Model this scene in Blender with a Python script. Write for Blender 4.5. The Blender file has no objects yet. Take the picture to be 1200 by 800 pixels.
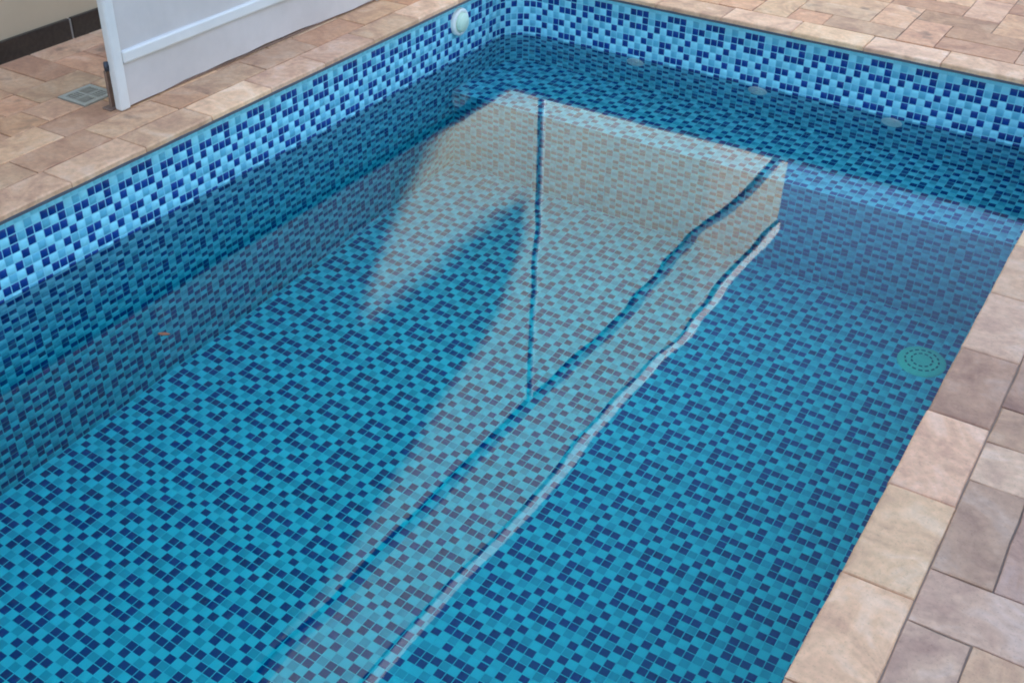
import bpy, math, random
import numpy as np
from mathutils import Matrix, Vector

random.seed(7)
rng = np.random.default_rng(7)
U = 0.03                      # one mosaic tile pitch in metres; all measures below are in tile pitches
DECK = 2.1                    # top of the stone deck above the first patterned tile row
scene = bpy.context.scene
col = scene.collection


def W(x, y, z):               # tile units -> metres, deck top at z = 0
    return (x * U, y * U, (z - DECK) * U)


# ------------------------------------------------------------------ camera
CAM = np.array([93.318, -153.421, 55.480])
RIGHT = Vector((0.85035746, 0.52584418, 0.01949581))
UP = Vector((-0.30965049, 0.47010141, 0.82651149))
FWD = Vector((-0.42545124, 0.70886710, -0.56258215))
FPX = 1366.143                # focal length in pixels of the 1200 px wide photograph
cam_data = bpy.data.cameras.new("camera")
cam = bpy.data.objects.new("camera", cam_data)
col.objects.link(cam)
cam_data.sensor_width = 36.0
cam_data.lens = FPX * 36.0 / 1200.0
cam_data.clip_start = 0.05
cam_data.clip_end = 3000.0
m3 = Matrix((RIGHT, UP, -FWD)).transposed()
cam.matrix_world = Matrix.Translation(W(*CAM)) @ m3.to_4x4()
scene.camera = cam

# ------------------------------------------------------------------ sky, sun, exposure
SUN_EL = math.atan(0.7)
world = bpy.data.worlds.new("World")
scene.world = world
world.use_nodes = True
wn = world.node_tree
for n in list(wn.nodes):
    wn.nodes.remove(n)
wo = wn.nodes.new("ShaderNodeOutputWorld")
bg = wn.nodes.new("ShaderNodeBackground")
sky = wn.nodes.new("ShaderNodeTexSky")
sky.sky_type = 'NISHITA'
sky.sun_disc = False
sky.sun_elevation = SUN_EL
sky.sun_rotation = math.radians(90)
sky.air_density = 1.0
sky.dust_density = 0.6
sky.ozone_density = 1.0
bg.inputs[1].default_value = 0.10
wn.links.new(sky.outputs[0], bg.inputs[0])
wn.links.new(bg.outputs[0], wo.inputs[0])

sun_data = bpy.data.lights.new("sun", 'SUN')
sun_data.energy = 3.5
sun_data.angle = math.radians(0.8)
sun_data.color = (1.0, 0.96, 0.90)
sun = bpy.data.objects.new("sun", sun_data)
col.objects.link(sun)
sun.location = (8, 0, 12)
sun.rotation_euler = (0, math.radians(90) - SUN_EL, 0)

scene.view_settings.view_transform = 'Standard'
scene.view_settings.look = 'None'
scene.view_settings.exposure = 2.8
scene.view_settings.gamma = 1.0
scene.render.engine = 'CYCLES'
cy = scene.cycles
cy.use_denoising = True
cy.filter_width = 1.9
cy.max_bounces = 14
cy.diffuse_bounces = 6
cy.glossy_bounces = 6
cy.transmission_bounces = 10
cy.transparent_max_bounces = 8
cy.caustics_reflective = True
cy.caustics_refractive = True
cy.sample_clamp_indirect = 8.0


# ------------------------------------------------------------------ helpers
def tag(o, label=None, cat=None, group=None, kind=None):
    if label: o['label'] = label
    if cat: o['category'] = cat
    if group: o['group'] = group
    if kind: o['kind'] = kind
    return o


def root(name, x, y, z, label, cat):
    e = bpy.data.objects.new(name, None)
    e.empty_display_size = 0.1
    e.location = W(x, y, z)
    col.objects.link(e)
    return tag(e, label, cat)


def link(name, me, parent=None, loc=None):
    """loc is the origin in tile units; None means the mesh is already in world metres."""
    o = bpy.data.objects.new(name, me)
    col.objects.link(o)
    if loc is not None:
        o.location = W(*loc)
    if parent is not None:
        o.parent = parent
        off = Vector((0, 0, 0))
        p = parent
        while p is not None:            # only translations are used on parents
            off += p.location if p.type == 'EMPTY' else Vector((0, 0, 0))
            if p.type != 'EMPTY' and p.parent is None:
                off += p.location
            p = p.parent
        if parent.type == 'EMPTY':
            o.matrix_parent_inverse = Matrix.Translation(-parent.location)
        elif parent.location.length > 0:
            o.matrix_parent_inverse = Matrix.Translation(-parent.location)
    return o


class MB:
    """collects polygons in tile units"""
    def __init__(self):
        self.v, self.f, self.m = [], [], []

    def face(self, pts, mi=0):
        b = len(self.v)
        self.v += pts
        self.f.append(tuple(range(b, b + len(pts))))
        self.m.append(mi)

    def box(self, x0, x1, y0, y1, z0, z1, mi=0):
        b = len(self.v)
        self.v += [(x0, y0, z0), (x1, y0, z0), (x1, y1, z0), (x0, y1, z0),
                   (x0, y0, z1), (x1, y0, z1), (x1, y1, z1), (x0, y1, z1)]
        for q in ((0, 3, 2, 1), (4, 5, 6, 7), (0, 1, 5, 4), (1, 2, 6, 5), (2, 3, 7, 6), (3, 0, 4, 7)):
            self.f.append(tuple(b + i for i in q))
            self.m.append(mi)
        return self

    def prism_x(self, prof, x0, x1, slope=0.0, mi=0):
        """profile of (y, z) extruded along x, rising by slope"""
        n = len(prof)
        b = len(self.v)
        self.v += [(x0, y, z) for y, z in prof] + [(x1, y, z + slope * (x1 - x0)) for y, z in prof]
        self.f.append(tuple(b + i for i in range(n)))
        self.f.append(tuple(b + n + i for i in reversed(range(n))))
        self.m += [mi, mi]
        for i in range(n):
            j = (i + 1) % n
            self.f.append((b + j, b + i, b + n + i, b + n + j))
            self.m.append(mi)
        return self

    def lathe(self, prof, c, axis='z', seg=32, mi=0):
        """profile of (radius, height) turned about an axis through c"""
        b = len(self.v)
        for r, h in prof:
            for k in range(seg):
                a = 2 * math.pi * k / seg
                u, w = r * math.cos(a), r * math.sin(a)
                if axis == 'z': self.v.append((c[0] + u, c[1] + w, c[2] + h))
                elif axis == 'x': self.v.append((c[0] + h, c[1] + u, c[2] + w))
                else: self.v.append((c[0] + w, c[1] + h, c[2] + u))
        for i in range(len(prof) - 1):
            for k in range(seg):
                l = (k + 1) % seg
                self.f.append((b + i * seg + k, b + i * seg + l, b + (i + 1) * seg + l, b + (i + 1) * seg + k))
                self.m.append(mi)
        return self

    def build(self, name, mats, parent=None, smooth=False, bevel=0.0, local=None):
        if local is None:
            vs = [W(*p) for p in self.v]
        else:
            vs = [((p[0] - local[0]) * U, (p[1] - local[1]) * U, (p[2] - local[2]) * U) for p in self.v]
        me = bpy.data.meshes.new(name)
        me.from_pydata(vs, [], self.f)
        for mt in (mats if isinstance(mats, (list, tuple)) else [mats]):
            me.materials.append(mt)
        me.polygons.foreach_set('material_index', self.m)
        if smooth:
            me.polygons.foreach_set('use_smooth', [True] * len(self.f))
        me.update()
        o = link(name, me, parent, local)
        if bevel:
            bv = o.modifiers.new('bevel', 'BEVEL')
            bv.width = bevel * U
            bv.segments = 2
            bv.limit_method = 'ANGLE'
        return o


# ------------------------------------------------------------------ materials
def newmat(name):
    mt = bpy.data.materials.new(name)
    mt.use_nodes = True
    nt = mt.node_tree
    return mt, nt, nt.nodes['Principled BSDF']


def nd(nt, t, **kw):
    n = nt.nodes.new(t)
    for k, v in kw.items():
        setattr(n, k, v)
    return n


def simple(name, rgb, rough=0.5, noise=0.0, nscale=8.0, bump=0.0, metallic=0.0, spec=0.5):
    mt, nt, b = newmat(name)
    b.inputs['Roughness'].default_value = rough
    b.inputs['Metallic'].default_value = metallic
    b.inputs['Specular IOR Level'].default_value = spec
    tc = nd(nt, 'ShaderNodeTexCoord')
    nz = nd(nt, 'ShaderNodeTexNoise')
    nz.inputs['Scale'].default_value = nscale
    nz.inputs['Detail'].default_value = 8
    nz.inputs['Roughness'].default_value = 0.65
    nt.links.new(tc.outputs['Object'], nz.inputs['Vector'])
    mr = nd(nt, 'ShaderNodeMapRange')
    mr.inputs[1].default_value = 0.3; mr.inputs[2].default_value = 0.7
    mr.inputs[3].default_value = 1 - noise; mr.inputs[4].default_value = 1 + noise
    nt.links.new(nz.outputs[0], mr.inputs[0])
    vm = nd(nt, 'ShaderNodeVectorMath', operation='SCALE')
    vm.inputs[0].default_value = rgb
    nt.links.new(mr.outputs[0], vm.inputs['Scale'])
    nt.links.new(vm.outputs[0], b.inputs['Base Color'])
    if bump:
        bp = nd(nt, 'ShaderNodeBump')
        bp.inputs['Strength'].default_value = bump
        bp.inputs['Distance'].default_value = 0.004
        nt.links.new(nz.outputs[0], bp.inputs['Height'])
        nt.links.new(bp.outputs[0], b.inputs['Normal'])
    return mt


def tile_mat(name, rgb, spread, rough=0.42):
    """glazed mosaic: colour varies from tile to tile (attribute 'glaze') and a little within each"""
    mt, nt, b = newmat(name)
    b.inputs['Roughness'].default_value = rough
    at = nd(nt, 'ShaderNodeAttribute', attribute_name='glaze')
    b.inputs['Specular IOR Level'].default_value = 0.3
    geo = nd(nt, 'ShaderNodeNewGeometry')
    nz = nd(nt, 'ShaderNodeTexNoise')
    nz.inputs['Scale'].default_value = 3.2
    nz.inputs['Detail'].default_value = 6
    nt.links.new(geo.outputs['Position'], nz.inputs['Vector'])
    s1 = nd(nt, 'ShaderNodeMath', operation='ADD')
    nt.links.new(at.outputs['Fac'], s1.inputs[0])
    nt.links.new(nz.outputs[0], s1.inputs[1])
    mr = nd(nt, 'ShaderNodeMapRange')
    mr.inputs[1].default_value = 0.3; mr.inputs[2].default_value = 1.7
    mr.inputs[3].default_value = 1 - spread; mr.inputs[4].default_value = 1 + spread
    nt.links.new(s1.outputs[0], mr.inputs[0])
    vm = nd(nt, 'ShaderNodeVectorMath', operation='SCALE')
    vm.inputs[0].default_value = rgb
    nt.links.new(mr.outputs[0], vm.inputs['Scale'])
    nt.links.new(vm.outputs[0], b.inputs['Base Color'])
    return mt


M = {}
M['tile_light'] = tile_mat('light_blue_tile', (0.26, 0.70, 0.82), 0.09)
M['tile_mid'] = tile_mat('grey_blue_tile', (0.12, 0.44, 0.58), 0.10)
M['tile_dark'] = tile_mat('navy_tile', (0.003, 0.040, 0.215), 0.25)
M['grout'] = simple('grout', (0.26, 0.68, 0.80), 0.8, 0.08, 6)
M['bead'] = simple('bead_trim', (0.22, 0.65, 0.79), 0.3, 0.05, 5)
M['shell'] = simple('concrete', (0.4, 0.39, 0.37), 0.9, 0.15, 5)
M['mortar'] = simple('mortar', (0.29, 0.20, 0.14), 0.95, 0.25, 14, 0.3)
M['white_fit'] = simple('white_plastic', (0.86, 0.86, 0.80), 0.35, 0.04, 20)
M['green_fit'] = simple('aged_plastic', (0.66, 0.82, 0.62), 0.4, 0.08, 25)
M['slot'] = simple('drain_slot', (0.015, 0.03, 0.035), 0.7)
M['panel'] = simple('white_sheet', (0.52, 0.465, 0.435), 0.5, 0.09, 4.0, 0.04)
M['frame'] = simple('white_frame', (0.63, 0.605, 0.57), 0.4, 0.05, 6.0)
M['iron'] = simple('dark_iron', (0.05, 0.055, 0.07), 0.5, 0.2, 30, metallic=0.4)
M['rust'] = simple('rusty_brown', (0.20, 0.12, 0.085), 0.8, 0.3, 40, 0.3)
M['render_cream'] = simple('cream_render', (0.325, 0.335, 0.25), 0.85, 0.07, 2.5, 0.15)
M['render_beige'] = simple('beige_render', (0.40, 0.37, 0.27), 0.85, 0.07, 2.5, 0.15)
M['dado'] = simple('ochre_cream_render', (0.42, 0.32, 0.21), 0.85, 0.07, 2.5, 0.15)
M['profile'] = simple('grey_shade_profile', (0.08, 0.09, 0.11), 0.6, 0.1, 20)  # dark grey for the coping's edge shading and profile
M['plinth'] = simple('black_granite', (0.030, 0.024, 0.019), 0.18, 0.35, 60)
M['joint'] = simple('plinth_joint', (0.30, 0.28, 0.25), 0.8)
M['band'] = simple('dark_grey_band', (0.08, 0.08, 0.085), 0.6, 0.2, 10)  # dark grey, also used for shadow lines under coping and cap
M['cap'] = simple('white_cap', (0.70, 0.72, 0.72), 0.6, 0.04, 4)
M['pipe'] = simple('dark_pipe', (0.07, 0.07, 0.08), 0.5, 0.1, 10)
M['steel'] = simple('cast_steel', (0.40, 0.355, 0.27), 0.5, 0.12, 50, metallic=0.0)
M['leaf'] = simple('dry_leaf', (0.26, 0.10, 0.05), 0.7, 0.35, 120)
M['plaster'] = simple('grey_plaster', (0.55, 0.52, 0.48), 0.9, 0.1, 2)
M['rooft'] = simple('clay_roof', (0.33, 0.14, 0.08), 0.85, 0.2, 12)
M['soil'] = simple('lawn_ground', (0.07, 0.085, 0.03), 0.95, 0.4, 2.5, 0.4)

# stone: each paving stone is an object, so Object Info random gives each its own colour
def stone_mat(name, ramp, dirt=0.7):
    mt, nt, b = newmat(name)
    b.inputs['Roughness'].default_value = 0.72
    oi = nd(nt, 'ShaderNodeObjectInfo')
    at = nd(nt, 'ShaderNodeAttribute', attribute_name='glaze')
    ad = nd(nt, 'ShaderNodeMath', operation='ADD')
    nt.links.new(oi.outputs['Random'], ad.inputs[0]); nt.links.new(at.outputs['Fac'], ad.inputs[1])
    fr = nd(nt, 'ShaderNodeMath', operation='FRACT')
    nt.links.new(ad.outputs[0], fr.inputs[0])
    cr = nd(nt, 'ShaderNodeValToRGB')
    el = cr.color_ramp.elements
    while len(el) < len(ramp):
        el.new(0.5)
    for e, (p, c) in zip(el, ramp):
        e.position = p
        e.color = (c[0] * 1.15, c[1] * 0.96, c[2] * 0.77, 1)
    nt.links.new(fr.outputs[0], cr.inputs[0])
    tint = nd(nt, 'ShaderNodeMix', data_type='RGBA', blend_type='MULTIPLY')
    tint.inputs[0].default_value = 1.0
    nt.links.new(cr.outputs[0], tint.inputs[6]); nt.links.new(oi.outputs['Color'], tint.inputs[7])
    geo = nd(nt, 'ShaderNodeNewGeometry')
    # offset the texture per stone so that no vein runs across a joint
    cx = nd(nt, 'ShaderNodeCombineXYZ')
    mu = nd(nt, 'ShaderNodeMath', operation='MULTIPLY'); mu.inputs[1].default_value = 37.0
    nt.links.new(oi.outputs['Random'], mu.inputs[0])
    nt.links.new(mu.outputs[0], cx.inputs[2])
    va = nd(nt, 'ShaderNodeVectorMath', operation='ADD')
    nt.links.new(geo.outputs['Position'], va.inputs[0]); nt.links.new(cx.outputs[0], va.inputs[1])
    n1 = nd(nt, 'ShaderNodeTexNoise')
    n1.inputs['Scale'].default_value = 7.0; n1.inputs['Detail'].default_value = 7
    n1.inputs['Roughness'].default_value = 0.6; n1.inputs['Distortion'].default_value = 1.2
    nt.links.new(va.outputs[0], n1.inputs['Vector'])
    n2 = nd(nt, 'ShaderNodeTexNoise')
    n2.inputs['Scale'].default_value = 55.0; n2.inputs['Detail'].default_value = 5
    nt.links.new(va.outputs[0], n2.inputs['Vector'])
    # (warm quartzite)
    # large cloud: warm ochre against grey-mauve
    mx = nd(nt, 'ShaderNodeMix', data_type='RGBA', blend_type='MULTIPLY')
    c2 = nd(nt, 'ShaderNodeValToRGB')
    e2 = c2.color_ramp.elements
    e2[0].position = 0.30; e2[0].color = (0.74, 0.60, 0.56, 1)
    e2[1].position = 0.70; e2[1].color = (1.16, 1.16, 1.18, 1)
    k = e2.new(0.52); k.color = (1.07, 0.96, 0.86, 1)
    nt.links.new(n1.outputs[0], c2.inputs[0])
    mx.inputs[0].default_value = 1.0
    nt.links.new(tint.outputs[2], mx.inputs[6]); nt.links.new(c2.outputs[0], mx.inputs[7])
    # fine speckle
    mr = nd(nt, 'ShaderNodeMapRange')
    mr.inputs[1].default_value = 0.25; mr.inputs[2].default_value = 0.75
    mr.inputs[3].default_value = 0.86; mr.inputs[4].default_value = 1.12
    nt.links.new(n2.outputs[0], mr.inputs[0])
    vm = nd(nt, 'ShaderNodeVectorMath', operation='SCALE')
    nt.links.new(mx.outputs[2], vm.inputs[0]); nt.links.new(mr.outputs[0], vm.inputs['Scale'])
    # grit: small dark pits
    n4 = nd(nt, 'ShaderNodeTexNoise')
    n4.inputs['Scale'].default_value = 170.0; n4.inputs['Detail'].default_value = 3; n4.inputs['Roughness'].default_value = 0.7
    nt.links.new(va.outputs[0], n4.inputs['Vector'])
    m4 = nd(nt, 'ShaderNodeMapRange')
    m4.inputs[1].default_value = 0.30; m4.inputs[2].default_value = 0.44
    m4.inputs[3].default_value = 0.80; m4.inputs[4].default_value = 1.0
    nt.links.new(n4.outputs[0], m4.inputs[0])
    vm4 = nd(nt, 'ShaderNodeVectorMath', operation='SCALE')
    nt.links.new(vm.outputs[0], vm4.inputs[0]); nt.links.new(m4.outputs[0], vm4.inputs['Scale'])
    # a few dark stains
    n3 = nd(nt, 'ShaderNodeTexNoise')
    n3.inputs['Scale'].default_value = 9.0; n3.inputs['Detail'].default_value = 4
    v3 = nd(nt, 'ShaderNodeVectorMath', operation='ADD'); v3.inputs[1].default_value = (11, 5, 3)
    nt.links.new(va.outputs[0], v3.inputs[0]); nt.links.new(v3.outputs[0], n3.inputs['Vector'])
    m3 = nd(nt, 'ShaderNodeMapRange')
    m3.inputs[1].default_value = 0.62; m3.inputs[2].default_value = 0.74
    m3.inputs[3].default_value = 0.0; m3.inputs[4].default_value = dirt
    nt.links.new(n3.outputs[0], m3.inputs[0])
    mx3 = nd(nt, 'ShaderNodeMix', data_type='RGBA')
    mx3.inputs[7].default_value = (0.20, 0.11, 0.065, 1)
    nt.links.new(m3.outputs[0], mx3.inputs[0]); nt.links.new(vm4.outputs[0], mx3.inputs[6])
    nt.links.new(mx3.outputs[2], b.inputs['Base Color'])
    ba = nd(nt, 'ShaderNodeMath', operation='ADD')
    nt.links.new(n1.outputs[0], ba.inputs[0]); nt.links.new(n2.outputs[0], ba.inputs[1])
    bp = nd(nt, 'ShaderNodeBump')
    bp.inputs['Strength'].default_value = 0.35; bp.inputs['Distance'].default_value = 0.004
    nt.links.new(ba.outputs[0], bp.inputs['Height'])
    nt.links.new(bp.outputs[0], b.inputs['Normal'])
    return mt


M['stone'] = stone_mat('quartzite_paving', [  # warm copy: some house bounce is put into the stone colour
    (0.0, (0.54, 0.38, 0.26)), (0.16, (0.47, 0.31, 0.21)), (0.32, (0.57, 0.42, 0.30)), (0.5, (0.50, 0.31, 0.21)),
    (0.66, (0.50, 0.37, 0.28)), (0.82, (0.59, 0.46, 0.34)), (0.95, (0.42, 0.27, 0.19))])
M['stone_mauve_cool_lit'] = stone_mat('mauve_cool_lit_paving', [  # greyer right-deck copy: mauve tone plus weaker warm bounce, in colour
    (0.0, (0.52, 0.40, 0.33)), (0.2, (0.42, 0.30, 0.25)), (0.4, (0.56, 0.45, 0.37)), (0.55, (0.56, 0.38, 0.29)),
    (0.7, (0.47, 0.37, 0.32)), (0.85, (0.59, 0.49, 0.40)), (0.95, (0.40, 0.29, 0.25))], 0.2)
M['coping'] = stone_mat('quartzite_coping', [
    (0.0, (0.62, 0.48, 0.38)), (0.3, (0.58, 0.43, 0.33)), (0.6, (0.64, 0.51, 0.41)), (1.0, (0.55, 0.42, 0.33))], 0.25)

# water: clear refracting surface, body that absorbs red
mt, nt, b = newmat('pool_water')
nt.nodes.remove(b)
out = nt.nodes['Material Output']
gl = nd(nt, 'ShaderNodeBsdfGlass')
gl.inputs['Roughness'].default_value = 0.0
gl.inputs['IOR'].default_value = 1.333
nt.links.new(gl.outputs[0], out.inputs['Surface'])
va = nd(nt, 'ShaderNodeVolumeAbsorption')
va.inputs['Color'].default_value = (0.0, 0.985, 0.945, 1)
va.inputs['Density'].default_value = 1.1
nt.links.new(va.outputs[0], out.inputs['Volume'])
M['water'] = mt

# ------------------------------------------------------------------ pool dimensions (tile units)
PX = 85.5                     # width
PY = -168.0                   # near end
RC = 5.0                      # corner radius
WATER = -7.3
FLOOR = -44.0
BENCH_Z, BENCH_Y = -18.8, -17.0
PAT = ["DDDLML", "MLDMDD", "DDDLDL", "LMLDLM", "DLDMMD", "LMLDLD"]
TONE = np.array([[{'L': 0, 'M': 1, 'D': 2}[c] for c in r] for r in PAT])

pool = root('swimming_pool', PX / 2, PY / 2, DECK, 'swimming pool lined with navy and light blue mosaic squares and rimmed in stone', 'pool')


def appear(P):
    """pixel (in the 1200x800 photograph) at which points seen from the camera appear, with refraction below the water"""
    P = np.asarray(P, float)
    d = P[:, :2] - CAM[:2]
    L = np.hypot(d[:, 0], d[:, 1])
    hc = CAM[2] - WATER
    dep = np.maximum(WATER - P[:, 2], 0)
    lo, hi = np.zeros(len(P)), L.copy()
    for _ in range(30):
        m = (lo + hi) / 2
        s1 = m / np.hypot(m, hc)
        s2 = (L - m) / np.hypot(L - m, dep + 1e-9)
        big = s1 > 1.333 * s2
        hi = np.where(big, m, hi); lo = np.where(big, lo, m)
    Wp = np.column_stack([CAM[0] + d[:, 0] * lo / L, CAM[1] + d[:, 1] * lo / L, np.full(len(P), WATER)])
    Q = np.where((P[:, 2] < WATER)[:, None], Wp, P)
    r = Q - CAM
    c = np.column_stack([r @ np.array(a) for a in (RIGHT, UP, FWD)])
    u = 600 + FPX * c[:, 0] / c[:, 2]
    v = 400 - FPX * c[:, 1] / c[:, 2]
    t = (DECK - CAM[2]) / r[:, 2]
    xd = CAM[0] + t * r[:, 0]
    ok = (c[:, 2] > 0) & (xd < 84.0)
    return u, v, ok


# ---- every tile is (centre, axis a, axis b, normal, half sizes, tone, surface id)
T = dict(c=[], a=[], b=[], n=[], ha=[], hb=[], tone=[], sid=[])


def add_tiles(c, a, b, n, ha, hb, tone, sid):
    k = len(c)
    T['c'].append(c); T['a'].append(np.broadcast_to(a, (k, 3))); T['b'].append(np.broadcast_to(b, (k, 3)))
    T['n'].append(np.broadcast_to(n, (k, 3)))
    T['ha'].append(np.broadcast_to(ha, k)); T['hb'].append(np.broadcast_to(hb, k))
    T['tone'].append(tone); T['sid'].append(np.full(k, sid))


GAP = 0.085
H = 0.5 - GAP / 2


def cuts(lo, hi, phase, pitch=1.0):
    """tile edges at phase + k*pitch clipped to [lo, hi] -> (start, end, index)"""
    k0 = math.floor((lo - phase) / pitch)
    out = []
    k = k0
    while phase + k * pitch < hi - 1e-6:
        s, e = max(lo, phase + k * pitch), min(hi, phase + (k + 1) * pitch)
        if e - s > 0.2:
            out.append((s, e, k))
        k += 1
    return out


# floor: the lining is turned round at a seam across the pool
SEAM = -91.2
FP = 0.957                    # pitch along the pool on the floor
xs = cuts(0.05, PX - 0.05, 60.84 - 0.5, 0.9935)
SET = [('rot', SEAM, BENCH_Y, -64.97 - FP / 2), ('plain', PY, SEAM, -104.07 - FP / 2)]
for mode, y0, y1, ph in SET:
    ys = cuts(y0 + 0.03, y1 - 0.03, ph, FP)
    cs, ha, hb, tn = [], [], [], []
    for (s, e, i) in xs:
        for (q, r, j) in ys:
            cs.append(((s + e) / 2, (q + r) / 2, FLOOR))
            ha.append((e - s - GAP) / 2); hb.append((r - q - GAP) / 2)
            if mode == 'rot':
                tn.append(TONE[(2 + j) % 6, (2 - i) % 6])
            else:
                ii = round((s + e) / 2 - 14.42)
                tn.append(TONE[(-j) % 6, ii % 6])
    add_tiles(np.array(cs), (1, 0, 0), (0, 1, 0), (0, 0, 1), np.array(ha), np.array(hb), np.array(tn), 0)

# walls: a loop with rounded corners; s runs along the left wall to the far wall and on round
arc = RC * math.pi / 2


def wall_pt(s):
    """s = 0 at the virtual start of the arc ... returns point, tangent, inward normal"""
    LA = -RC                              # arc far-left begins at s = -RC
    L1 = LA + arc                         # far wall begins
    L2 = L1 + (PX - 2 * RC)               # far-right arc
    L3 = L2 + arc
    L4 = L3 + (-PY - 2 * RC)              # near-right arc
    L5 = L4 + arc
    L6 = L5 + (PX - 2 * RC)
    L7 = L6 + arc                         # left wall near end at s = L7
    def arcp(cx, cy, a):
        p = (cx + RC * math.cos(a), cy + RC * math.sin(a))
        t = (math.sin(a), -math.cos(a))
        return p, t, (-math.cos(a), -math.sin(a))
    if s < LA: return (0, s), (0, 1), (1, 0)
    if s < L1: return arcp(RC, -RC, math.pi - (s - LA) / RC)
    if s < L2: return (RC + s - L1, 0), (1, 0), (0, -1)
    if s < L3: return arcp(PX - RC, -RC, math.pi / 2 - (s - L2) / RC)
    if s < L4: return (PX, -RC - (s - L3)), (0, -1), (-1, 0)
    if s < L5: return arcp(PX - RC, PY + RC, -(s - L4) / RC)
    if s < L6: return (PX - RC - (s - L5), PY), (-1, 0), (0, 1)
    return arcp(RC, PY + RC, -math.pi / 2 - (s - L6) / RC)


S0 = PY + RC
S1 = -RC + 4 * arc + 2 * (PX - 2 * RC) + (-PY - 2 * RC)
cols_ = cuts(S0, S1, 0.58 - 0.5)
rows_ = [(1.0 - r - 1, 1.0 - r, r - 1) for r in range(0, 45)]
rows_[-1] = (FLOOR + 0.1, rows_[-1][1], rows_[-1][2])
cs, aa, nn, ha, hb, tn = [], [], [], [], [], []
for (s, e, i) in cols_:
    (x, y), t, n = wall_pt((s + e) / 2)
    far_bench = y > BENCH_Y + 0.5
    for (z0, z1, r) in rows_:
        if z1 - z0 < 0.3: continue
        if far_bench and z1 < BENCH_Z: continue
        cs.append((x, y, (z0 + z1) / 2)); aa.append((t[0], t[1], 0)); nn.append((n[0], n[1], 0))
        ha.append((e - s - GAP) / 2); hb.append((z1 - z0 - GAP) / 2)
        tn.append(0 if r < 0 else TONE[r % 6, i % 6])
add_tiles(np.array(cs), np.array(aa), (0, 0, 1), np.array(nn), np.array(ha), np.array(hb), np.array(tn), 1)

# bench: tread and riser
cs, ha, hb, tn = [], [], [], []
for (s, e, i) in cuts(0.05, PX - 0.05, 0.3):
    for (q, r, j) in cuts(BENCH_Y + 0.12, -0.05, BENCH_Y + 0.1):
        cs.append(((s + e) / 2, (q + r) / 2, BENCH_Z)); ha.append((e - s - GAP) / 2); hb.append((r - q - GAP) / 2)
        tn.append(TONE[(j + 2) % 6, (-i) % 6])
add_tiles(np.array(cs), (1, 0, 0), (0, 1, 0), (0, 0, 1), np.array(ha), np.array(hb), np.array(tn), 2)
cs, ha, hb, tn = [], [], [], []
for (s, e, i) in cuts(0.05, PX - 0.05, 0.3):
    for (q, r, j) in cuts(FLOOR + 0.05, BENCH_Z - 0.12, BENCH_Z - 0.1):
        cs.append(((s + e) / 2, BENCH_Y, (q + r) / 2)); ha.append((e - s - GAP) / 2); hb.append((r - q - GAP) / 2)
        tn.append(TONE[(j + 2) % 6, (-i) % 6])
add_tiles(np.array(cs), (1, 0, 0), (0, 0, 1), (0, -1, 0), np.array(ha), np.array(hb), np.array(tn), 2)
T = {k: np.concatenate(v) for k, v in T.items()}

# fittings: leave out the tiles under them
JETS = [(21.7, -9.1), (41.2, -9.1), (60.6, -9.2)]
LIGHT = (-15.3, -1.7)         # y, z on the left wall
DRAIN = (75.9, -26.3)
keep = np.ones(len(T['c']), bool)
fl_ = (T['sid'] == 0)
keep &= ~(fl_ & (np.hypot(T['c'][:, 0] - DRAIN[0], T['c'][:, 1] - DRAIN[1]) < 2.1))
T = {k: v[keep] for k, v in T.items()}

# the 300 tiles that show largest in the photograph
def corners(idx):
    c = T['c'][idx]; a = T['a'][idx] * T['ha'][idx][:, None]; b = T['b'][idx] * T['hb'][idx][:, None]
    return [c - a - b, c + a - b, c + a + b, c - a + b]


u, v, ok = appear(T['c'])
inside = ok & (u > 8) & (u < 1192) & (v > 8) & (v < 792)
facing = ((CAM - T['c']) * T['n']).sum(1) > 0
cand = np.where(inside & facing)[0]
pp = [appear(q)[:2] for q in corners(cand)]
area = 0.5 * np.abs(sum(pp[i][0] * pp[(i + 1) % 4][1] - pp[(i + 1) % 4][0] * pp[i][1] for i in range(4)))
full = (np.abs(T['ha'][cand] - H) < 0.03) & (np.abs(T['hb'][cand] - H) < 0.04)
area = np.where(full, area, 0)
big = cand[np.argsort(-area)[:300]]
is_big = np.zeros(len(T['c']), bool)
is_big[big] = True

# relief: tiles stand proud of the grout, each a little differently
TH = 0.03
CH = 0.035
MATS = [M['tile_light'], M['tile_mid'], M['tile_dark']]


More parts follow.
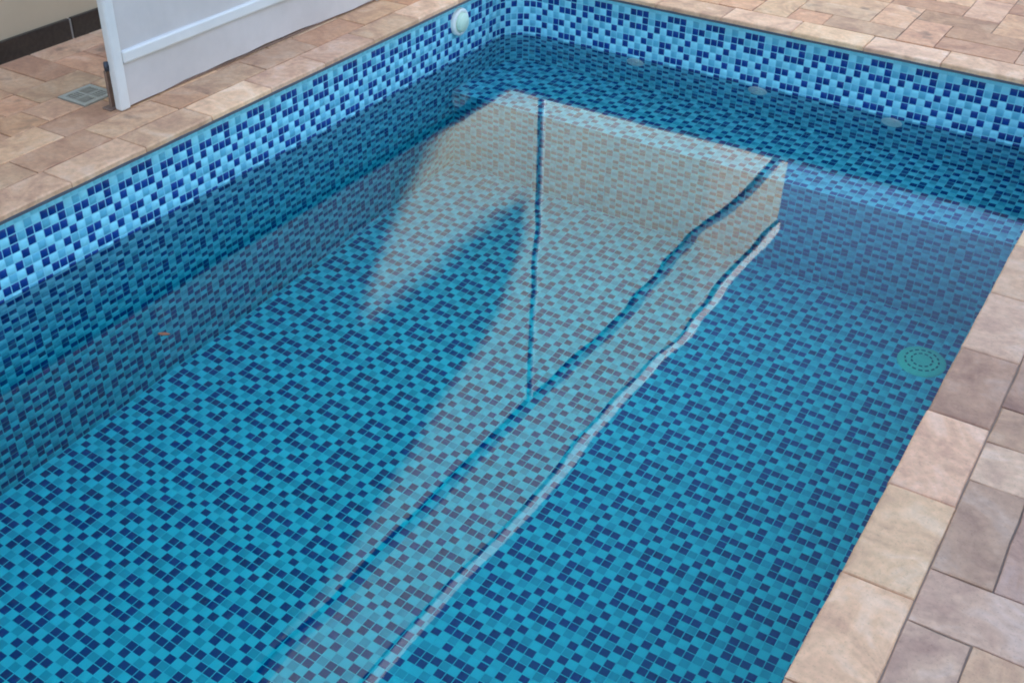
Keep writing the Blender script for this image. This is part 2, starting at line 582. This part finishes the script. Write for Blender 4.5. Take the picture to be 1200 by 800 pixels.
def field(name, mask, parent):
    idx = np.where(mask)[0]
    n = len(idx)
    c, a, b, nn = (T[k][idx] for k in ('c', 'a', 'b', 'n'))
    ha, hb = T['ha'][idx][:, None], T['hb'][idx][:, None]
    h = (TH + rng.uniform(-0.006, 0.006, n))[:, None]
    base = [c - a * ha - b * hb, c + a * ha - b * hb, c + a * ha + b * hb, c - a * ha + b * hb]
    hs, ht = ha - CH, hb - CH
    top = [c - a * hs - b * ht, c + a * hs - b * ht, c + a * hs + b * ht, c - a * hs + b * ht]
    base = [q - nn * 0.01 for q in base]
    top = [q + nn * h for q in top]
    vs = np.stack(base + top, 1).reshape(-1, 3)
    vs = vs * U; vs[:, 2] -= DECK * U
    quad = np.array([(4, 5, 6, 7), (0, 1, 5, 4), (1, 2, 6, 5), (2, 3, 7, 6), (3, 0, 4, 7)])
    # a x b must give the normal, else flip
    flip = (np.cross(a, b) * nn).sum(1) < 0
    q = np.broadcast_to(quad, (n, 5, 4)).copy()
    q[flip] = q[flip][:, :, ::-1]
    q = q + (np.arange(n) * 8)[:, None, None]
    me = bpy.data.meshes.new(name)
    me.vertices.add(n * 8); me.vertices.foreach_set('co', vs.ravel())
    me.loops.add(n * 20); me.loops.foreach_set('vertex_index', q.ravel())
    me.polygons.add(n * 5); me.polygons.foreach_set('loop_start', np.arange(n * 5) * 4)
    for mt_ in MATS: me.materials.append(mt_)
    me.polygons.foreach_set('material_index', np.repeat(T['tone'][idx], 5))
    me.update(calc_edges=True)
    at = me.attributes.new('glaze', 'FLOAT', 'FACE')
    at.data.foreach_set('value', np.repeat(rng.random(n), 5))
    o = link(name, me, parent)
    o['kind'] = 'stuff'
    return o


# grout beds
g = MB()
for (y0, y1) in ((PY, BENCH_Y),):
    g.face([(0, y0, FLOOR), (PX, y0, FLOOR), (PX, y1, FLOOR), (0, y1, FLOOR)])
pool_floor = g.build('pool_floor', M['grout'], pool)
g = MB()
N = 400
ss = sorted(set([S0 + (S1 - S0) * k / 260 for k in range(261)] + [-RC + arc * k / 10 for k in range(11)]))
for q, r in zip(ss[:-1], ss[1:]):
    (x0, y0), _, n0 = wall_pt(q)
    (x1, y1), _, n1 = wall_pt(min(r, S1 - 1e-6))
    g.face([(x0, y0, FLOOR - 0.5), (x1, y1, FLOOR - 0.5), (x1, y1, 1.28), (x0, y0, 1.28)][::-1])
    # concrete behind the lining
    k = 6.0
    g.face([(x0 - n0[0] * k, y0 - n0[1] * k, FLOOR - 6), (x1 - n1[0] * k, y1 - n1[1] * k, FLOOR - 6),
            (x1 - n1[0] * k, y1 - n1[1] * k, 1.2), (x0 - n0[0] * k, y0 - n0[1] * k, 1.2)], 1)
    g.face([(x0, y0, 1.28), (x1, y1, 1.28), (x1 - n1[0] * k, y1 - n1[1] * k, 1.2), (x0 - n0[0] * k, y0 - n0[1] * k, 1.2)][::-1], 1)
pool_wall = g.build('pool_wall', [M['grout'], M['shell']], pool)
g = MB()
g.face([(0, BENCH_Y, BENCH_Z), (PX, BENCH_Y, BENCH_Z), (PX, 0, BENCH_Z), (0, 0, BENCH_Z)])
g.face([(0, BENCH_Y, FLOOR), (PX, BENCH_Y, FLOOR), (PX, BENCH_Y, BENCH_Z), (0, BENCH_Y, BENCH_Z)])
bench = g.build('bench', M['grout'], pool)
SURF = {0: pool_floor, 1: pool_wall, 2: bench}
for sid, par in SURF.items():
    field('tile_field', (T['sid'] == sid) & ~is_big, par)

# single tiles, one shared mesh for each glaze and each surface direction
shared = {}
for i in big:
    sid, tone = int(T['sid'][i]), int(T['tone'][i])
    a, b_, n_ = T['a'][i], T['b'][i], T['n'][i]
    key = (tone, tuple(np.round(a, 3)), tuple(np.round(n_, 3)))
    if key not in shared:
        mb = MB()
        hb = (FP / 2 - GAP / 2) if sid == 0 else H
        pts = [(-H, -hb, -0.01), (H, -hb, -0.01), (H, hb, -0.01), (-H, hb, -0.01),
               (-H + CH, -hb + CH, TH), (H - CH, -hb + CH, TH), (H - CH, hb - CH, TH), (-H + CH, hb - CH, TH)]
        vs = [tuple((a * p + b_ * q + n_ * r) * U) for p, q, r in pts]
        fs = [(4, 5, 6, 7), (0, 1, 5, 4), (1, 2, 6, 5), (2, 3, 7, 6), (3, 0, 4, 7)]
        if np.dot(np.cross(a, b_), n_) < 0: fs = [f[::-1] for f in fs]
        me = bpy.data.meshes.new('tile')
        me.from_pydata(vs, [], fs)
        me.materials.append(MATS[tone])
        at = me.attributes.new('glaze', 'FLOAT', 'FACE')
        at.data.foreach_set('value', [0.5] * 5)
        shared[key] = me
    link('tile', shared[key], SURF[sid], tuple(T['c'][i]))

# light blue bead under the coping
g = MB()
for q, r in zip(ss[:-1], ss[1:]):
    (x0, y0), _, n0 = wall_pt(q)
    (x1, y1), _, n1 = wall_pt(min(r, S1 - 1e-6))
    def off(x, y, n, d, z): return (x + n[0] * d, y + n[1] * d, z)
    g.face([off(x0, y0, n0, .22, 1.0), off(x1, y1, n1, .22, 1.0), off(x1, y1, n1, .22, 1.3), off(x0, y0, n0, .22, 1.3)][::-1])
    g.face([off(x0, y0, n0, .02, 0.96), off(x1, y1, n1, .02, 0.96), off(x1, y1, n1, .22, 1.0), off(x0, y0, n0, .22, 1.0)][::-1])
g.build('edge_trim', M['bead'], pool)
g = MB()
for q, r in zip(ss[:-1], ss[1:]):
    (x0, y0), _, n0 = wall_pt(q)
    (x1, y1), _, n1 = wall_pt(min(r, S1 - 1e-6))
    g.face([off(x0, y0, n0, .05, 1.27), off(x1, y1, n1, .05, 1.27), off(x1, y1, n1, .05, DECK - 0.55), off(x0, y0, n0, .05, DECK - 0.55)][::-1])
g.build('coping_shadow_strip', M['band'], pool)  # dark strip standing in for the shadow line beneath the coping

# fittings
for (x, z) in JETS:
    j = MB().lathe([(1.45, 0.1), (1.4, -0.22), (1.2, -0.34), (0.85, -0.30), (0.75, -0.1)], (x, 0, z), 'y').build('return_jet', M['white_fit'], pool, True)
    MB().lathe([(0.75, -0.12), (0.62, -0.38), (0.3, -0.42), (0.26, -0.15), (0.001, -0.15)], (x, 0, z), 'y').build('nozzle', M['white_fit'], j, True)
y, z = LIGHT
j = MB().lathe([(2.0, 0.0), (2.0, 0.45), (1.85, 0.62), (1.5, 0.66), (1.45, 0.5), (0.001, 0.5)], (0, y, z), 'x', 40).build('pool_light', M['white_fit'], pool, True)
MB().lathe([(1.38, 0.48), (1.36, 0.98), (1.2, 1.12), (0.001, 1.16)], (0, y, z), 'x', 40).build('lens', M['green_fit'], j, True)
dx, dy = DRAIN
j = MB().lathe([(2.95, 0.0), (2.9, 0.18), (2.7, 0.28), (2.0, 0.42), (0.9, 0.5), (0.001, 0.52)], (dx, dy, FLOOR), 'z', 48).build('main_drain', M['green_fit'], pool, True)
for rad, cnt in ((2.0, 16), (1.25, 11)):
    hz = 0.40 if rad > 1.5 else 0.47
    for k in range(cnt):
        s = MB()
        a0, a1 = 2 * math.pi * (k + 0.18) / cnt, 2 * math.pi * (k + 0.82) / cnt
        b0 = []
        for m in range(5):
            a = a0 + (a1 - a0) * m / 4
            b0.append(((dx + (rad - .11) * math.cos(a), dy + (rad - .11) * math.sin(a)), (dx + (rad + .11) * math.cos(a), dy + (rad + .11) * math.sin(a))))
        for m in range(4):
            (p, q), (r, t) = b0[m], b0[m + 1]
            s.face([(p[0], p[1], FLOOR + hz + .035), (q[0], q[1], FLOOR + hz + .02), (t[0], t[1], FLOOR + hz + .02), (r[0], r[1], FLOOR + hz + .035)])
        s.build('slot', M['slot'], j)

# ------------------------------------------------------------------ stone: coping and deck
patio = MB()
B0 = DECK - 0.17              # mortar level
HX0, HX1 = -31.1, 125.0
NX = 340.0                    # front of the added shading house
RISE = 0.7 * (NX - HX1)       # lifts the shading outline along the sun's slope
YN, YF = -240.0, 75.0
for (x0, x1, y0, y1) in ((HX0 - 1, -1.0, YN, YF), (PX + 1.0, HX1 + 1, YN, YF), (-1.0, PX + 1.0, 1.0, YF), (-1.0, PX + 1.0, YN, PY - 1.0)):
    patio.box(x0, x1, y0, y1, B0 - 4, B0)
patio = patio.build('patio', M['mortar'])
tag(patio, kind='structure')
patio['label'] = 'stone paved patio around the pool'


def stone_mesh(x0, x1, y0, y1, z0, z1, jit, edge):
    """a split stone slab with slightly uneven outline and softened upper edges, about its own centre"""
    cx, cy_ = (x0 + x1) / 2, (y0 + y1) / 2
    nx = max(2, int((x1 - x0) / 2.2)); ny = max(2, int((y1 - y0) / 2.2))
    ring = [(x0 + (x1 - x0) * k / nx, y0) for k in range(nx)] + [(x1, y0 + (y1 - y0) * k / ny) for k in range(ny)] \
        + [(x1 - (x1 - x0) * k / nx, y1) for k in range(nx)] + [(x0, y1 - (y1 - y0) * k / ny) for k in range(ny)]
    ring = [(x + random.uniform(-jit, jit), y + random.uniform(-jit, jit)) for x, y in ring]
    def ins(p, d):
        return (p[0] + (d if p[0] < cx - .01 else -d) * (1 if abs(p[0] - cx) > (x1 - x0) * .35 else 0),
                p[1] + (d if p[1] < cy_ - .01 else -d) * (1 if abs(p[1] - cy_) > (y1 - y0) * .35 else 0))
    tz = random.uniform(-0.04, 0.04)
    sx, sy = random.uniform(-.004, .004), random.uniform(-.004, .004)
    lv = [[(x, y, z0) for x, y in ring], [(x, y, z1 - edge + tz) for x, y in ring],
          [(*ins(p, edge * .5), z1 - edge * .3 + tz) for p in ring], [(*ins(p, edge * 1.5), z1 + tz + sx * (p[0] - cx) + sy * (p[1] - cy_)) for p in ring]]
    mb = MB()
    k = len(ring)
    for l in lv: mb.v += l
    for l in range(3):
        for i in range(k):
            j = (i + 1) % k
            mb.f.append((l * k + i, l * k + j, (l + 1) * k + j, (l + 1) * k + i)); mb.m.append(0)
    mb.f.append(tuple(3 * k + i for i in range(k))); mb.m.append(0)
    return mb, (cx, cy_, z1)


def vis(x0, x1, y0, y1):
    pts = np.array([(x, y, DECK) for x in (x0, (x0 + x1) / 2, x1) for y in (y0, (y0 + y1) / 2, y1)], float)
    r = pts - CAM
    c = np.column_stack([r @ np.array(a) for a in (RIGHT, UP, FWD)])
    f = c[:, 2] > 1
    u = 600 + FPX * c[:, 0] / np.where(f, c[:, 2], 1); v = 400 - FPX * c[:, 1] / np.where(f, c[:, 2], 1)
    return bool((f & (u > -5) & (u < 1205) & (v > -5) & (v < 805)).any())


rest = MB()
rest_c = MB()


def stone(kind, x0, x1, y0, y1, parent, mat, jit=0.055, edge=0.07, z1=DECK, thick=None, gap=0.055):
    z0 = (B0 - 0.02) if thick is None else z1 - thick
    mb, c = stone_mesh(x0 + gap, x1 - gap, y0 + gap, y1 - gap, z0, z1, jit, edge)
    if vis(x0, x1, y0, y1):
        o = mb.build(kind, mat, parent, local=c)
        t = random.uniform(0.80, 1.10)
        o.color = (t, t * random.uniform(.965, 1.005), t * random.uniform(.94, 1.05), 1)
        cx, cy_ = c[0], c[1]
        if (kind == 'coping_stone' and cx > 80 and -77 < cy_ < -66) or (88 < cx < 92 and -93 < cy_ < -84):
            o.color = (0.66, 0.60, 0.62, 1)          # the two mauve-brown stones by the pool
        return o
    tgt = rest if kind == 'paving_stone' else rest_c
    b = len(tgt.v)
    tgt.v += mb.v
    tgt.f += [tuple(b + i for i in f) for f in mb.f]
    tgt.m += mb.m


CIN_L, COUT_L = 1.2, -3.3
CIN_F, COUT_F = -2.1, 3.0
CIN_R, COUT_R = 84.03, 88.77
CO = dict(parent=pool, mat=M['coping'], edge=0.16, jit=0.035, thick=0.62, gap=0.045)


def coping_run(axis, a0, a1, lo, hi, ph, step):
    for s, e, k in cuts(lo, hi, ph, step):
        d = random.uniform(-.03, .03)
        if axis == 'y': stone('coping_stone', a0 + d, a1 + d, s, e, **CO)
        else: stone('coping_stone', s, e, a0 + d, a1 + d, **CO)


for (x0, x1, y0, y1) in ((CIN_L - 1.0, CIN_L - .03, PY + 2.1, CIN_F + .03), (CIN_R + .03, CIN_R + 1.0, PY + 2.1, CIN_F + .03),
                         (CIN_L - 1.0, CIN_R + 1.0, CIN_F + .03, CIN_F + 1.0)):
    MB().box(x0, x1, y0, y1, DECK - 0.95, DECK - 0.60).build('coping_shade_profile', M['profile'], pool)  # dark strip under the nose: edge shading and profile in one colour
coping_run('y', COUT_L, CIN_L, PY - 2, CIN_F, -76.4, 9.95)
coping_run('y', CIN_R, COUT_R, PY - 2, CIN_F, -96.57, 10.05)
coping_run('x', CIN_F, COUT_F, COUT_L, COUT_R, 65.5, 10.1)
coping_run('x', PY - 6.5, PY + 2.0, COUT_L, COUT_R, 5.5, 10.1)

# right-hand deck, laid as photographed
RD = [(COUT_R, 92.7, -83.1, -78.0), (COUT_R, 92.7, -93.25, -83.1), (COUT_R, 98.9, -98.4, -93.25), (92.7, 97.7, -93.25, -83.4),
      (COUT_R, 92.7, -108.4, -98.4), (92.7, 97.5, -108.6, -98.4), (92.7, 102.4, -83.4, -78.0), (97.7, 102.8, -93.25, -83.4),
      (98.9, 103.6, -98.4, -93.25), (COUT_R, 98.4, -78.0, -73.1), (COUT_R, 93.4, -73.1, -62.9), (93.4, 98.4, -73.1, -68.0),
      (97.5, 103, -108.6, -98.4), (98.4, 103.2, -78.0, -68.0)]
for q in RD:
    stone('paving_stone', *q, patio, M['stone_mauve_cool_lit'])


def fill(x0, x1, y0, y1, step, taken=(), mat=None):
    """lay a patch with single, double and cross-laid stones"""
    nx = max(1, round((x1 - x0) / step)); ny = max(1, round((y1 - y0) / step))
    gx = [x0 + (x1 - x0) * k / nx for k in range(nx + 1)]
    gy = [y0 + (y1 - y0) * k / ny for k in range(ny + 1)]
    occ = [[False] * ny for _ in range(nx)]
    for i in range(nx):
        for j in range(ny):
            mx_, my_ = (gx[i] + gx[i + 1]) / 2, (gy[j] + gy[j + 1]) / 2
            if any(t[0] < mx_ < t[1] and t[2] < my_ < t[3] for t in taken): occ[i][j] = True
    for j in range(ny):
        for i in range(nx):
            if occ[i][j]: continue
            w, h = 1, 1
            r = random.random()
            if r < 0.46 and i + 1 < nx and not occ[i + 1][j]: w = 2
            elif r < 0.86 and j + 1 < ny and not occ[i][j + 1]: h = 2
            for a in range(w):
                for b in range(h): occ[i + a][j + b] = True
            stone('paving_stone', gx[i], gx[i + w], gy[j], gy[j + h], patio, mat or M['stone'])


GR = (-17.35, -12.55, -72.55, -67.5)          # square floor drain in the left deck
fill(-7.9, COUT_L, -170, YF, 4.9)
fill(HX0 + 0.2, GR[0], GR[2] - 40 * 2.5, GR[3] + 100, 4.65)
fill(GR[1], -7.9, GR[2] - 100, GR[3] + 100, 4.65)
fill(GR[0], GR[1], GR[3], GR[3] + 100, 5.0)
fill(GR[0], GR[1], GR[2] - 100, GR[2], 5.0)
fill(COUT_L, COUT_R, COUT_F, COUT_F + 70, 5.1)
fill(COUT_R, 103, -62.9, COUT_F + 70, 5.0, taken=[(93.4, 103, -68.2, -62.9)], mat=M['stone_mauve_cool_lit'])
fill(103.3, 124.5, -160, COUT_F + 70, 5.2)
fill(COUT_R, 103.3, -170, -108.6, 5.0)
if rest.f:
    tag(rest.build('paving_field', M['stone'], patio), kind='stuff')
if rest_c.f:
    tag(rest_c.build('coping_field', M['coping'], pool), kind='stuff')

# ------------------------------------------------------------------ water
nx, ny = 150, 290
x0, x1, y0, y1 = -0.012, PX + 0.012, PY - 0.012, 0.012
gx = np.linspace(x0, x1, nx); gy = np.linspace(y0, y1, ny)
X, Y = np.meshgrid(gx, gy, indexing='ij')
Z = np.zeros_like(X)
for k in range(34):
    lam = rng.uniform(11, 50)
    th = rng.uniform(0, 2 * math.pi)
    slope = 0.0005 * (lam / 40) ** 0.2
    Z += slope * lam / (2 * math.pi) * np.sin(2 * math.pi * (X * math.cos(th) + Y * math.sin(th)) / lam + rng.uniform(0, 6.28))
for k in range(12):
    lam = rng.uniform(5.5, 11)
    th = rng.uniform(0, 2 * math.pi)
    Z += 0.00042 * lam / (2 * math.pi) * np.sin(2 * math.pi * (X * math.cos(th) + Y * math.sin(th)) / lam + rng.uniform(0, 6.28))
Z += WATER
mb = MB()
mb.v = [tuple(p) for p in np.stack([X, Y, Z], -1).reshape(-1, 3)]
for i in range(nx - 1):
    for j in range(ny - 1):
        mb.f.append((i * ny + j, (i + 1) * ny + j, (i + 1) * ny + j + 1, i * ny + j + 1))
edge = [i * ny for i in range(nx)] + [(nx - 1) * ny + j for j in range(1, ny)] + [i * ny + ny - 1 for i in range(nx - 2, -1, -1)] + [j for j in range(ny - 2, 0, -1)]
b0 = len(mb.v)
for e in edge:
    p = mb.v[e]; mb.v.append((p[0], p[1], FLOOR - 1.5))
k = len(edge)
for i in range(k):
    j = (i + 1) % k
    mb.f.append((edge[j], edge[i], b0 + i, b0 + j))
mb.f.append(tuple(b0 + i for i in reversed(range(k))))
mb.m = [0] * len(mb.f)
water = mb.build('water', M['water'])
for p_ in water.data.polygons:
    p_.use_smooth = p_.index < (nx - 1) * (ny - 1)
tag(water, kind='structure')

# ------------------------------------------------------------------ ground to the horizon (with an opening for the pool)
g = MB()
G = DECK - 3.0
R_ = 60000.0
for (x0, x1, y0, y1) in ((-R_, -8, -R_, R_), (PX + 8, R_, -R_, R_), (-8, PX + 8, 8, R_), (-8, PX + 8, -R_, PY - 8)):
    g.face([(x0, y0, G), (x1, y0, G), (x1, y1, G), (x0, y1, G)])
tag(g.build('ground', M['soil']), kind='structure')

# ------------------------------------------------------------------ house along the left side
hx = HX0
house = root('house', hx - 60, 0, DECK, 'cream rendered house wall with a black stone plinth beside the paved patio', 'house')
MB().box(hx - 180, hx, -260, 177.5, 13.0, 155.0).build('wall', M['render_cream'], house)
MB().box(hx - 180, hx, -260, 177.5, DECK - 4, 13.0).build('dado', M['dado'], house)
MB().box(hx - 180, hx - 0.6, 177.5, 264, DECK - 4, 154.9).build('side_wall', M['render_beige'], house)
MB().box(hx - 0.5, hx + 1.0, -260, 264.2, 119.4, 122.9).build('wall_band', M['band'], house, bevel=0.1)  # dark projecting band along the wall
MB().box(hx - 181, hx + 0.7, -262, 266, 154.9, 160.3).build('parapet_cap', M['cap'], house, bevel=0.3)
MB().box(hx - 180.5, hx + 0.5, -261, 264.5, 154.3, 154.9).build('cap_shadow_strip', M['band'], house)  # dark strip drawn for the gap shadow below the cap
pl = [-260, -215, -170, -126, -92, -58.3, -24, 10, 45, 80, 115, 150, 185, 225, 264]
for q, r in zip(pl[:-1], pl[1:]):
    MB().box(hx - 0.2, hx + 0.5, q + 0.18, r - 0.18, DECK - 0.35, 4.75).build('plinth_slab', M['plinth'], house, bevel=0.08)
MB().box(hx - 0.2, hx + 0.32, -260, 264, DECK - 0.4, 4.6).build('plinth_bedding', M['joint'], house)
MB().lathe([(0.5, DECK - 0.3), (0.5, 119.3)], (hx + 0.75, 63.2, 0), 'z', 14).build('downpipe', M['pipe'], house, True)
MB().lathe([(0.28, 20), (0.28, 119.3)], (hx + 0.4, 64.6, 0), 'z', 10).build('conduit', M['cap'], house, True)

# ------------------------------------------------------------------ unseen house added to shade pool and patio, outline shaped for the wall shadow
nb = root('shade_house', NX + 60, 0, DECK, 'unseen house added to cast shade, grey plaster with a single-slope clay roof', 'house')
wall = [(-420, DECK - 4), (-420, 168), (-7, 168), (-1, 161), (4, 153.5), (13, 144.5), (21, 138), (28, 135), (36, 134), (42, 134.6), (49, 136.4), (56, 138.8), (64, 140.4), (150, 140.4), (150, DECK - 4)]
wall = [(y, z + RISE if z > 0 else z) for y, z in wall]
MB().prism_x(wall, NX, NX + 120).build('wall', M['plaster'], nb)
roof = [(57.3, 165), (58.2, 166.5), (57.2, 180), (46, 192), (30, 201), (9.8, 211.6), (-16, 222.4), (-44.3, 230), (-120, 245), (-430, 262), (-430, 165)]
MB().prism_x([(y, z + RISE - 2.1) for y, z in roof], NX - 3, NX + 117, 0.7).build('roof', M['rooft'], nb)  # pitched along the sun so its front outline shapes the shadow

# ------------------------------------------------------------------ white gate panel on the left deck
gx_ = -8.1
gate = root('gate', gx_, -50, DECK, 'low white sheet gate with pale frame and rail standing beside the pool', 'gate')
mb = MB()
n = 26
yy = [-70.2 + (46.2) * k / n for k in range(n + 1)]
for xo, fl_p in ((0.0, False), (-0.5, True)):
    pts = []
    for y in yy:
        low = DECK + 0.25 + 0.35 * (1 - math.cos((y + 70.2) / 46.2 * 2 * math.pi)) * 0.5 + 0.05 * math.sin(y * 0.9)
        pts.append([(gx_ + xo + 0.10 * math.sin(y * .35 + z * .2), y, z) for z in [low + (7.4 - low) * m / 4 for m in range(5)] + [8.7 + (16.4 - 8.7) * m / 5 for m in range(6)]])
    for i in range(n):
        for m in range(10):
            q = [pts[i][m], pts[i + 1][m], pts[i + 1][m + 1], pts[i][m + 1]]
            mb.face(q[::-1] if fl_p else q)
mb.build('sheet', M['panel'], gate, True)
MB().box(gx_ - 0.7, gx_ + 0.35, -71.4, -70.0, DECK + 0.05, 17.4).build('stile', M['frame'], gate, bevel=0.22)
MB().box(gx_ - 0.7, gx_ + 0.35, -24.2, -22.8, DECK + 0.05, 17.4).build('stile', M['frame'], gate, bevel=0.22)
MB().box(gx_ - 0.65, gx_ + 0.42, -70.0, -24.2, 7.25, 8.75).build('rail', M['frame'], gate, bevel=0.25)
MB().box(gx_ - 0.65, gx_ + 0.30, -70.0, -24.2, 16.2, 17.3).build('rail', M['frame'], gate, bevel=0.2)
MB().box(gx_ - 0.45, gx_ - 0.12, -70.0, -24.2, DECK + 0.1, DECK + 0.34).build('bottom_strip', M['rust'], gate)
h = MB().lathe([(0.001, -0.5), (0.26, -0.5), (0.3, 0.0), (0.26, 0.5), (0.001, 0.5)], (gx_ - 0.75, -71.55, 7.3), 'z', 12).build('hinge', M['iron'], gate, True)
post = root('gate_post', gx_ - 1.5, -71.2, DECK, 'short rusty pivot post behind the free end of the white gate', 'post')
MB().box(gx_ - 1.75, gx_ - 1.35, -71.3, -70.7, DECK - 0.25, 6.5).build('shaft', M['rust'], post, bevel=0.08)
MB().box(gx_ - 2.3, gx_ - 0.9, -71.9, -70.3, DECK - 0.05, DECK + 0.16).build('foot', M['rust'], post, bevel=0.06)

# ------------------------------------------------------------------ square floor drain
gr = root('floor_drain', (GR[0] + GR[1]) / 2, (GR[2] + GR[3]) / 2, DECK, 'square steel drain cover with slots set in the paving', 'drain')
x0, x1, y0, y1 = GR[0] + .15, GR[1] - .15, GR[2] + .15, GR[3] - .15
zt = DECK + 0.02
MB().box(x0 + .3, x1 - .3, y0 + .3, y1 - .3, B0 - 0.1, zt - 0.30).build('sump', M['slot'], gr)
fr = MB()
fr.box(x0, x1, y0, y0 + .55, B0, zt).box(x0, x1, y1 - .55, y1, B0, zt).box(x0, x0 + .55, y0 + .55, y1 - .55, B0, zt - .004).box(x1 - .55, x1, y0 + .55, y1 - .55, B0, zt - .004)
fr.build('frame', M['steel'], gr)
xm, ym = (x0 + x1) / 2, (y0 + y1) / 2
w = (x1 - x0 - 1.1) / 2
MB().box(x0 + .55, x1 - .55, ym - .14, ym + .14, zt - .22, zt - .02).build('bar', M['steel'], gr)
MB().box(xm - .14, xm + .14, y0 + .55, y1 - .55, zt - .21, zt - .03).build('bar', M['steel'], gr)
for qx in (0, 1):
    for qy in (0, 1):
        ax, ay = (x0 + .55 if qx == 0 else xm + .14), (y0 + .55 if qy == 0 else ym + .14)
        lw = w - .14
        for k in range(4):
            s = lw * (k + .5) / 4
            if (qx + qy) % 2 == 0:
                MB().box(ax, ax + lw, ay + s - .06, ay + s + .06, zt - .2, zt - .04).build('slat', M['steel'], gr)
            else:
                MB().box(ax + s - .06, ax + s + .06, ay, ay + lw, zt - .2, zt - .04).build('slat', M['steel'], gr)

# ------------------------------------------------------------------ a leaf on the water
mb = MB()
lx, ly = 17.4, -91.6
outl = [(-0.62, 0), (-0.35, 0.2), (0.0, 0.27), (0.35, 0.17), (0.66, 0), (0.35, -0.2), (0.0, -0.26), (-0.35, -0.17)]
ca, sa = math.cos(0.5), math.sin(0.5)
up_, dn = [], []
for (p, q) in outl:
    x, y = lx + p * ca - q * sa, ly + p * sa + q * ca
    up_.append((x, y, WATER + 0.07 + 0.25 * q * q)); dn.append((x, y, WATER + 0.012 + 0.25 * q * q))
k = len(outl)
mb.v = up_ + dn + [(lx, ly, WATER + 0.05), (lx, ly, WATER + 0.012)]
for i in range(k):
    j = (i + 1) % k
    mb.f += [(i, j, 2 * k), (k + j, k + i, 2 * k + 1), (j, i, k + i, k + j)]
mb.m = [0] * len(mb.f)
tag(mb.build('leaf', M['leaf']), 'small reddish brown leaf floating on the pool water', 'leaf')
